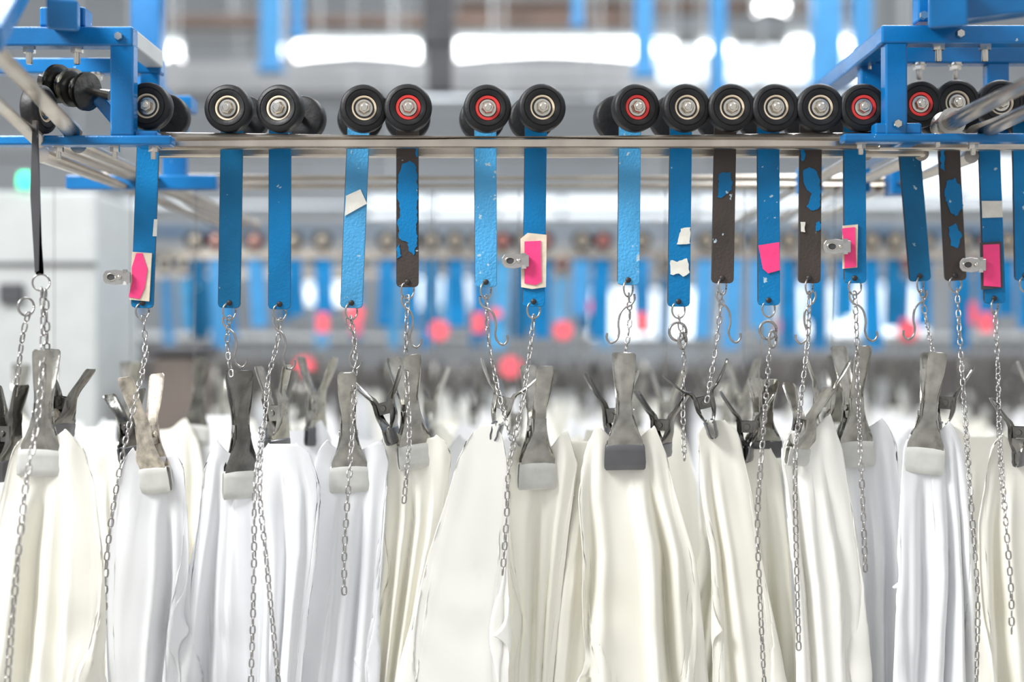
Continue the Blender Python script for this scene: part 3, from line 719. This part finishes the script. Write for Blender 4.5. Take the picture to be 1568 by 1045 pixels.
# ------------------------------------------------------------------ background conveyor lines
M_pinkb = simple('coral_pink_tag', (.95, .13, .17), .5)
M_fl = simple('faded_blue_paint', (.05, .28, .58), .5, var=.1)
def bg_line(y, seed, x0, x1, step, pinks=()):
    rr = random.Random(seed); g = group('background_conveyor_line', (0, y, ZC+.3))
    box('rail', (x0, y-.015, ZC+.295), (x1, y+.015, ZC+.325), M_rail, g, 0)
    sm = {}
    def smesh(mat, L):
        key = (mat.name, L)
        if key not in sm:
            A = Acc(); w = .0175; v = [(-w,-.003,0),(w,-.003,0),(w,.003,0),(-w,.003,0),(-w,-.003,-L),(w,-.003,-L),(w,.003,-L),(-w,.003,-L)]
            A.add(v, [(0,1,2,3),(4,7,6,5),(0,4,5,1),(1,5,6,2),(2,6,7,3),(3,7,4,0)], 0); sm[key] = A.mesh('strap', [mat])
        return sm[key]
    x = x0+.05; i = 0
    while x < x1:
        inst('wheel', W_red if rr.random() < .15 else W_cream, (x, y-.02, ZC+.358), g)
        m = rr.choice([M_blue, M_lblue, M_blue_dull, M_fl, M_blue]); L = rr.choice([.22, .26, .30, .34])
        inst('strap', smesh(m, L), (x, y, ZC+.31), g, (0, rr.uniform(-.06, .06), rr.uniform(-.5, .5)), (1.7, 1, 1))
        if rr.random() < .12:
            box('pink_tag', (x-.022, y-.02, ZC+.03), (x+.022, y-.01, ZC+.10), M_pinkb, g, 0)
        box('chain', (x-.003, y-.003, ZC-.14), (x+.003, y+.003, ZC+.02), M_chain, g, 0)
        key = [q for q in CM if q[0] == 'dark_clamp_steel'][0]
        inst('spring_clamp', CM[key], (x, y, ZC-.28), g, (0, 0, rr.uniform(0, 3)), 1)
        src = HO[rr.choice([2, 4, 9, 12, 14])]
        inst('leather_hide', src.data, (x, y, 1.655+rr.uniform(-.03, .03)-HTOP[src.data.name]), g, None, (1, 1, 1))
        x += step*rr.choice([.7, .8, 1, 1.3, 2.2]); i += 1
    for (px, py, sz) in pinks:
        c = P(px, py, y-.06); sweep('pink_tag_roll', [c+Vector((0, -.01, 0)), c+Vector((0, .01, 0))], sz, M_pinkb, g, n=20)
        sweep('tag_cord', [c+Vector((0, 0, 0)), Vector((c.x, y-.06, ZC+.3))], .002, M_chain, g, n=5)
bg_line(2.9, 11, -2.1, 2.1, .105, [(672,506,.036),(862,506,.034),(782,562,.038),(466,562,.036),(760,480,.02),(134,512,.03),(545,480,.03)])
bg_line(4.4, 12, -2.9, 2.9, .13, [(905,470,.03),(1200,500,.03),(1120,490,.04),(1390,505,.05),(1490,480,.05)])

# ------------------------------------------------------------------ factory hall
M_floor = simple('concrete_floor', (.45, .44, .42), .6, var=.15, nscale=2)
M_wall = simple('factory_wall_paint', (.56, .59, .62), .7, var=.06, nscale=1.5)
M_duct = simple('duct_sheet_metal', (.56, .565, .57), .6, var=.08, nscale=2)
M_ceil = simple('ceiling_sheet', (.50, .50, .50), .7, var=.06)
box('floor', (-9, -6, -.1), (9, 12.2, 0), M_floor, None, 0)
box('wall_back', (-9, 12, 0), (9, 12.2, 6.4), M_wall, None, 0)
box('ceiling', (-9, 1.5, 6.4), (9, 12.2, 6.5), M_ceil, None, 0)
def win(n, px0, px1, p0, p1):
    y = 11.97; a = P(px0, p1, y); b = P(px1, p0, y); g = group('window_%d' % n, ((a.x+b.x)/2, y, (a.z+b.z)/2))
    box('glass', (a.x, y-.01, a.z), (b.x, y, b.z), M_win, g, 0)
    nb = max(2, int((b.x-a.x)/.7)+1)
    for k in range(nb+1):
        x = a.x+(b.x-a.x)*k/nb; box('mullion_%d' % k, (x-.02, y-.05, a.z), (x+.02, y-.01, b.z), M_grey, g, 0)
    for k, z in enumerate((a.z, b.z)): box('transom_%d' % k, (a.x, y-.05, z-.03), (b.x, y-.01, z+.03), M_grey, g, 0)
win(1, 1000, 1330, 68, 132); win(2, 620, 720, 418, 475); win(3, 900, 1090, 440, 525); win(4, 1190, 1420, 430, 520)
win(5, 1380, 1560, 235, 300); win(6, 560, 1260, 300, 335); win(7, 440, 540, 430, 470)
def lamp(px0, px1, py, y, r=.05):
    a = P(px0, py, y); b = P(px1, py, y); g = group('fluorescent_lamp', (a+b)/2)
    sweep('tube', [a, b], r, M_lamp, g, n=14)
    box('housing', (a.x, y-.05, a.z+r), (b.x, y+.05, a.z+r+.03), M_cab, g, .005)
    for k, q in enumerate((a, b)): box('cap_%d' % k, (q.x-.012, y-.03, q.z-.03), (q.x+.012, y+.03, q.z+r+.01), M_cab, g, .003)
    for k, q in enumerate((a.lerp(b, .2), a.lerp(b, .8))): sweep('drop_rod_%d' % k, [(q.x, y, q.z+r), (q.x, y, 6.4)], .006, M_grey, g, n=6)
lamp(452, 642, 79, 6.0, .052); lamp(700, 974, 77, 6.0, .056); lamp(990, 1032, 76, 6.0, .05); lamp(252, 278, 80, 6.0, .05); lamp(420, 436, 78, 6.0, .046)
lamp(1206, 1240, 72, 6.0, .05); lamp(1070, 1120, 76, 6.0, .04); lamp(1155, 1205, 12, 4.0, .035); lamp(1285, 1330, 70, 6, .05)
def hanger_post(px, w, y, p1, mat, name='blue_roof_strut'):
    b = P(px, p1, y); g = group(name, (b.x, y, b.z))
    beam('column', (b.x, y, b.z), (b.x, y, 6.4), w, w, mat, g)
    box('foot_plate', (b.x-w*.7, y-w*.7, b.z), (b.x+w*.7, y+w*.7, b.z+.02), mat, g, 0)
hanger_post(227, .065, 1.1, 150, M_frame); hanger_post(415, .09, 4.6, 110, M_fl); hanger_post(986, .08, 4.4, 118, M_fl)
hanger_post(1100, .07, 4.8, 150, M_fl); hanger_post(1264, .11, 3.6, 135, M_fl); hanger_post(455, .05, 4.8, 60, M_fl); hanger_post(1320, .08, 4.5, 90, M_fl)
hanger_post(884, .05, 4.9, 40, M_fl)
g = group('hoist_column', P(672, 60, 3.2))
a = P(672, 70, 3.2); b = P(672, 140, 3.2)
box('column', (a.x-.055, 3.15, a.z), (a.x+.055, 3.25, 6.4), M_dkgrey, g); box('foot', (a.x-.04, 3.16, b.z), (a.x+.05, 3.24, a.z), M_dkgrey, g)
def hbar(nm, px0, px1, py, y, h, mat, dpt=None):
    a = P(px0, py, y); b = P(px1, py, y); g = group(nm, (a+b)/2)
    s = (D+y)/D/1000
    box('body', (a.x, y, a.z-h*s/2), (b.x, y+(dpt or .15), a.z+h*s/2), mat, g, .004)
    for k in (.15, .85):
        q = a.lerp(b, k); sweep('bracket_%d' % int(k*100), [(q.x, y+.05, a.z+h*s/2), (q.x, y+.05, 6.4)], .012, M_grey, g, n=6)
def hpipe(nm, px0, px1, py, y, h, mat):
    a = P(px0, py, y); b = P(px1, py, y); g = group(nm, (a+b)/2); s = (D+y)/D/1000
    sweep('pipe', [a, b], h*s/2, mat, g, n=20)
    for k in range(1, 5):
        q = a.lerp(b, k/5); sweep('flange_%d' % k, [q, q+Vector((.04, 0, 0))], h*s/2*1.12, mat, g, n=20)
        sweep('hanger_rod_%d' % k, [q, (q.x, q.y, 6.4)], .006, M_grey, g, n=6)
hbar('cable_tray', 240, 1000, 30, 7.6, 14, M_brown); hbar('cable_tray', 700, 1330, 8, 9.0, 18, M_brown)
hbar('ventilation_duct', 250, 1010, 118, 8.2, 44, M_duct, .6); hbar('roof_beam', -200, 1800, 52, 10, 12, M_grey)
hpipe('insulated_pipe', -300, 1800, 318, 5.5, 34, M_white); hpipe('insulated_pipe', 640, 1300, 152, 5.0, 10, M_white)
hpipe('steam_pipe', -200, 1800, 240, 6.9, 12, M_grey); hpipe('steam_pipe', -200, 1800, 395, 5.9, 10, M_grey); hpipe('steam_pipe', 120, 1700, 520, 5.2, 26, M_grey)
hpipe('blue_pipe', -100, 1700, 356, 7.4, 18, M_fl)
M_mach = simple('machine_housing', (.12, .11, .105), .5, var=.3, nscale=3)
g = group('finishing_machine', (0, 6.2, .8))
for k, (x0, x1, h) in enumerate([(-5.5, -3.2, 1.75), (-3.1, -1.2, 1.8), (-1.1, 1.4, 1.75), (1.5, 3.2, 1.82), (3.3, 5.6, 1.7)]):
    box('housing_%d' % k, (x0, 6.1, 0), (x1, 6.9, h), M_mach, g, .03); box('panel_%d' % k, (x0+.2, 6.06, h-.5), (x1-.9, 6.1, h-.15), M_grey, g, .01)
g = group('dust_extractor', P(272, 600, 2.3)); a = P(238, 545, 2.3); b = P(306, 545, 2.3)
box('body', (a.x, 2.25, 0), (b.x, 2.5, a.z), M_dkm, g, .02); box('lid', (a.x-.02, 2.23, a.z), (b.x+.02, 2.52, a.z+.03), M_dkgrey, g, .01)
g = group('control_cabinet', P(60, 450, 2.2)); a = P(-260, 292, 2.2); b = P(148, 292, 2.2)
box('body', (a.x, 2.2, 0), (b.x, 2.7, a.z), M_cab, g, .02); q = P(16, 450, 2.19); box('display', (q.x-.03, 2.17, q.z-.03), (q.x+.04, 2.2, q.z+.03), M_dkgrey, g, .005)
q = P(150, 405, 2.19); box('door_gap', (a.x, 2.19, q.z-.006), (b.x, 2.2, q.z+.006), M_dkgrey, g, 0)
q = P(38, 278, 2.2); box('lamp_post', (q.x-.01, 2.2, a.z), (q.x+.01, 2.24, q.z), M_grey, g, 0)
v, f = lathe_data([(.0001,.03),(.018,.026),(.022,.01),(.022,-.02),(.0001,-.02)], 16, 'Z', (q.x, 2.2, q.z)); mesh_obj('indicator_lens', v, f, M_green, g, smooth=True)

# ------------------------------------------------------------------ lights
def area(name, loc, tgt, sx, sy, pw, col=(1, 1, 1)):
    L = bpy.data.lights.new(name, 'AREA'); L.shape = 'RECTANGLE'; L.size = sx; L.size_y = sy; L.energy = pw; L.color = col
    o = bpy.data.objects.new(name, L); o.location = loc; o.rotation_euler = (Vector(tgt)-Vector(loc)).to_track_quat('-Z', 'Y').to_euler(); link(o)
area('added_area_light', (-2.2, -1.1, 4.0), (0, .1, 1.5), 1.4, 1.0, 185, (1, 1, 1))  # added key light from upper left, out of view, no fixture
area('added_area_light', (1.5, 1.2, 4.8), (.2, 1.0, 1.4), 3.0, 1.0, 120, (.96, .98, 1))  # added soft overhead light for the rows behind, no lamp modelled
area('added_area_light', (0, 4.5, 5.8), (0, 5.5, 0), 6, 2, 380, (.92, .96, 1))  # added unseen fill that brightens the background hall
w = bpy.data.worlds.new('hall_ambient'); scene.world = w; w.use_nodes = True
nt = w.node_tree; bg = nt.nodes['Background']
tc = nt.nodes.new('ShaderNodeTexCoord'); sp = nt.nodes.new('ShaderNodeSeparateXYZ'); rp = nt.nodes.new('ShaderNodeValToRGB')
nt.links.new(tc.outputs['Generated'], sp.inputs[0]); mr = nt.nodes.new('ShaderNodeMapRange'); mr.inputs[1].default_value = -1; nt.links.new(sp.outputs['Z'], mr.inputs[0])
nt.links.new(mr.outputs[0], rp.inputs['Fac']); rp.color_ramp.elements[0].color = (.42, .415, .41, 1); rp.color_ramp.elements[1].color = (.97, .985, 1, 1)
nt.links.new(rp.outputs['Color'], bg.inputs['Color']); bg.inputs['Strength'].default_value = .88

# ------------------------------------------------------------------ camera
cd = bpy.data.cameras.new('camera'); cam = bpy.data.objects.new('camera', cd); link(cam)
cam.location = (0, -D, ZC); cam.rotation_euler = (math.pi/2, 0, 0)
cd.lens = 50; cd.sensor_width = 36; cd.clip_start = .05
cd.dof.use_dof = True; cd.dof.focus_distance = D+.0; cd.dof.aperture_fstop = 1.35; cd.dof.aperture_blades = 9
scene.camera = cam
scene.view_settings.view_transform = 'Standard'; scene.view_settings.look = 'None'; scene.view_settings.exposure = .06
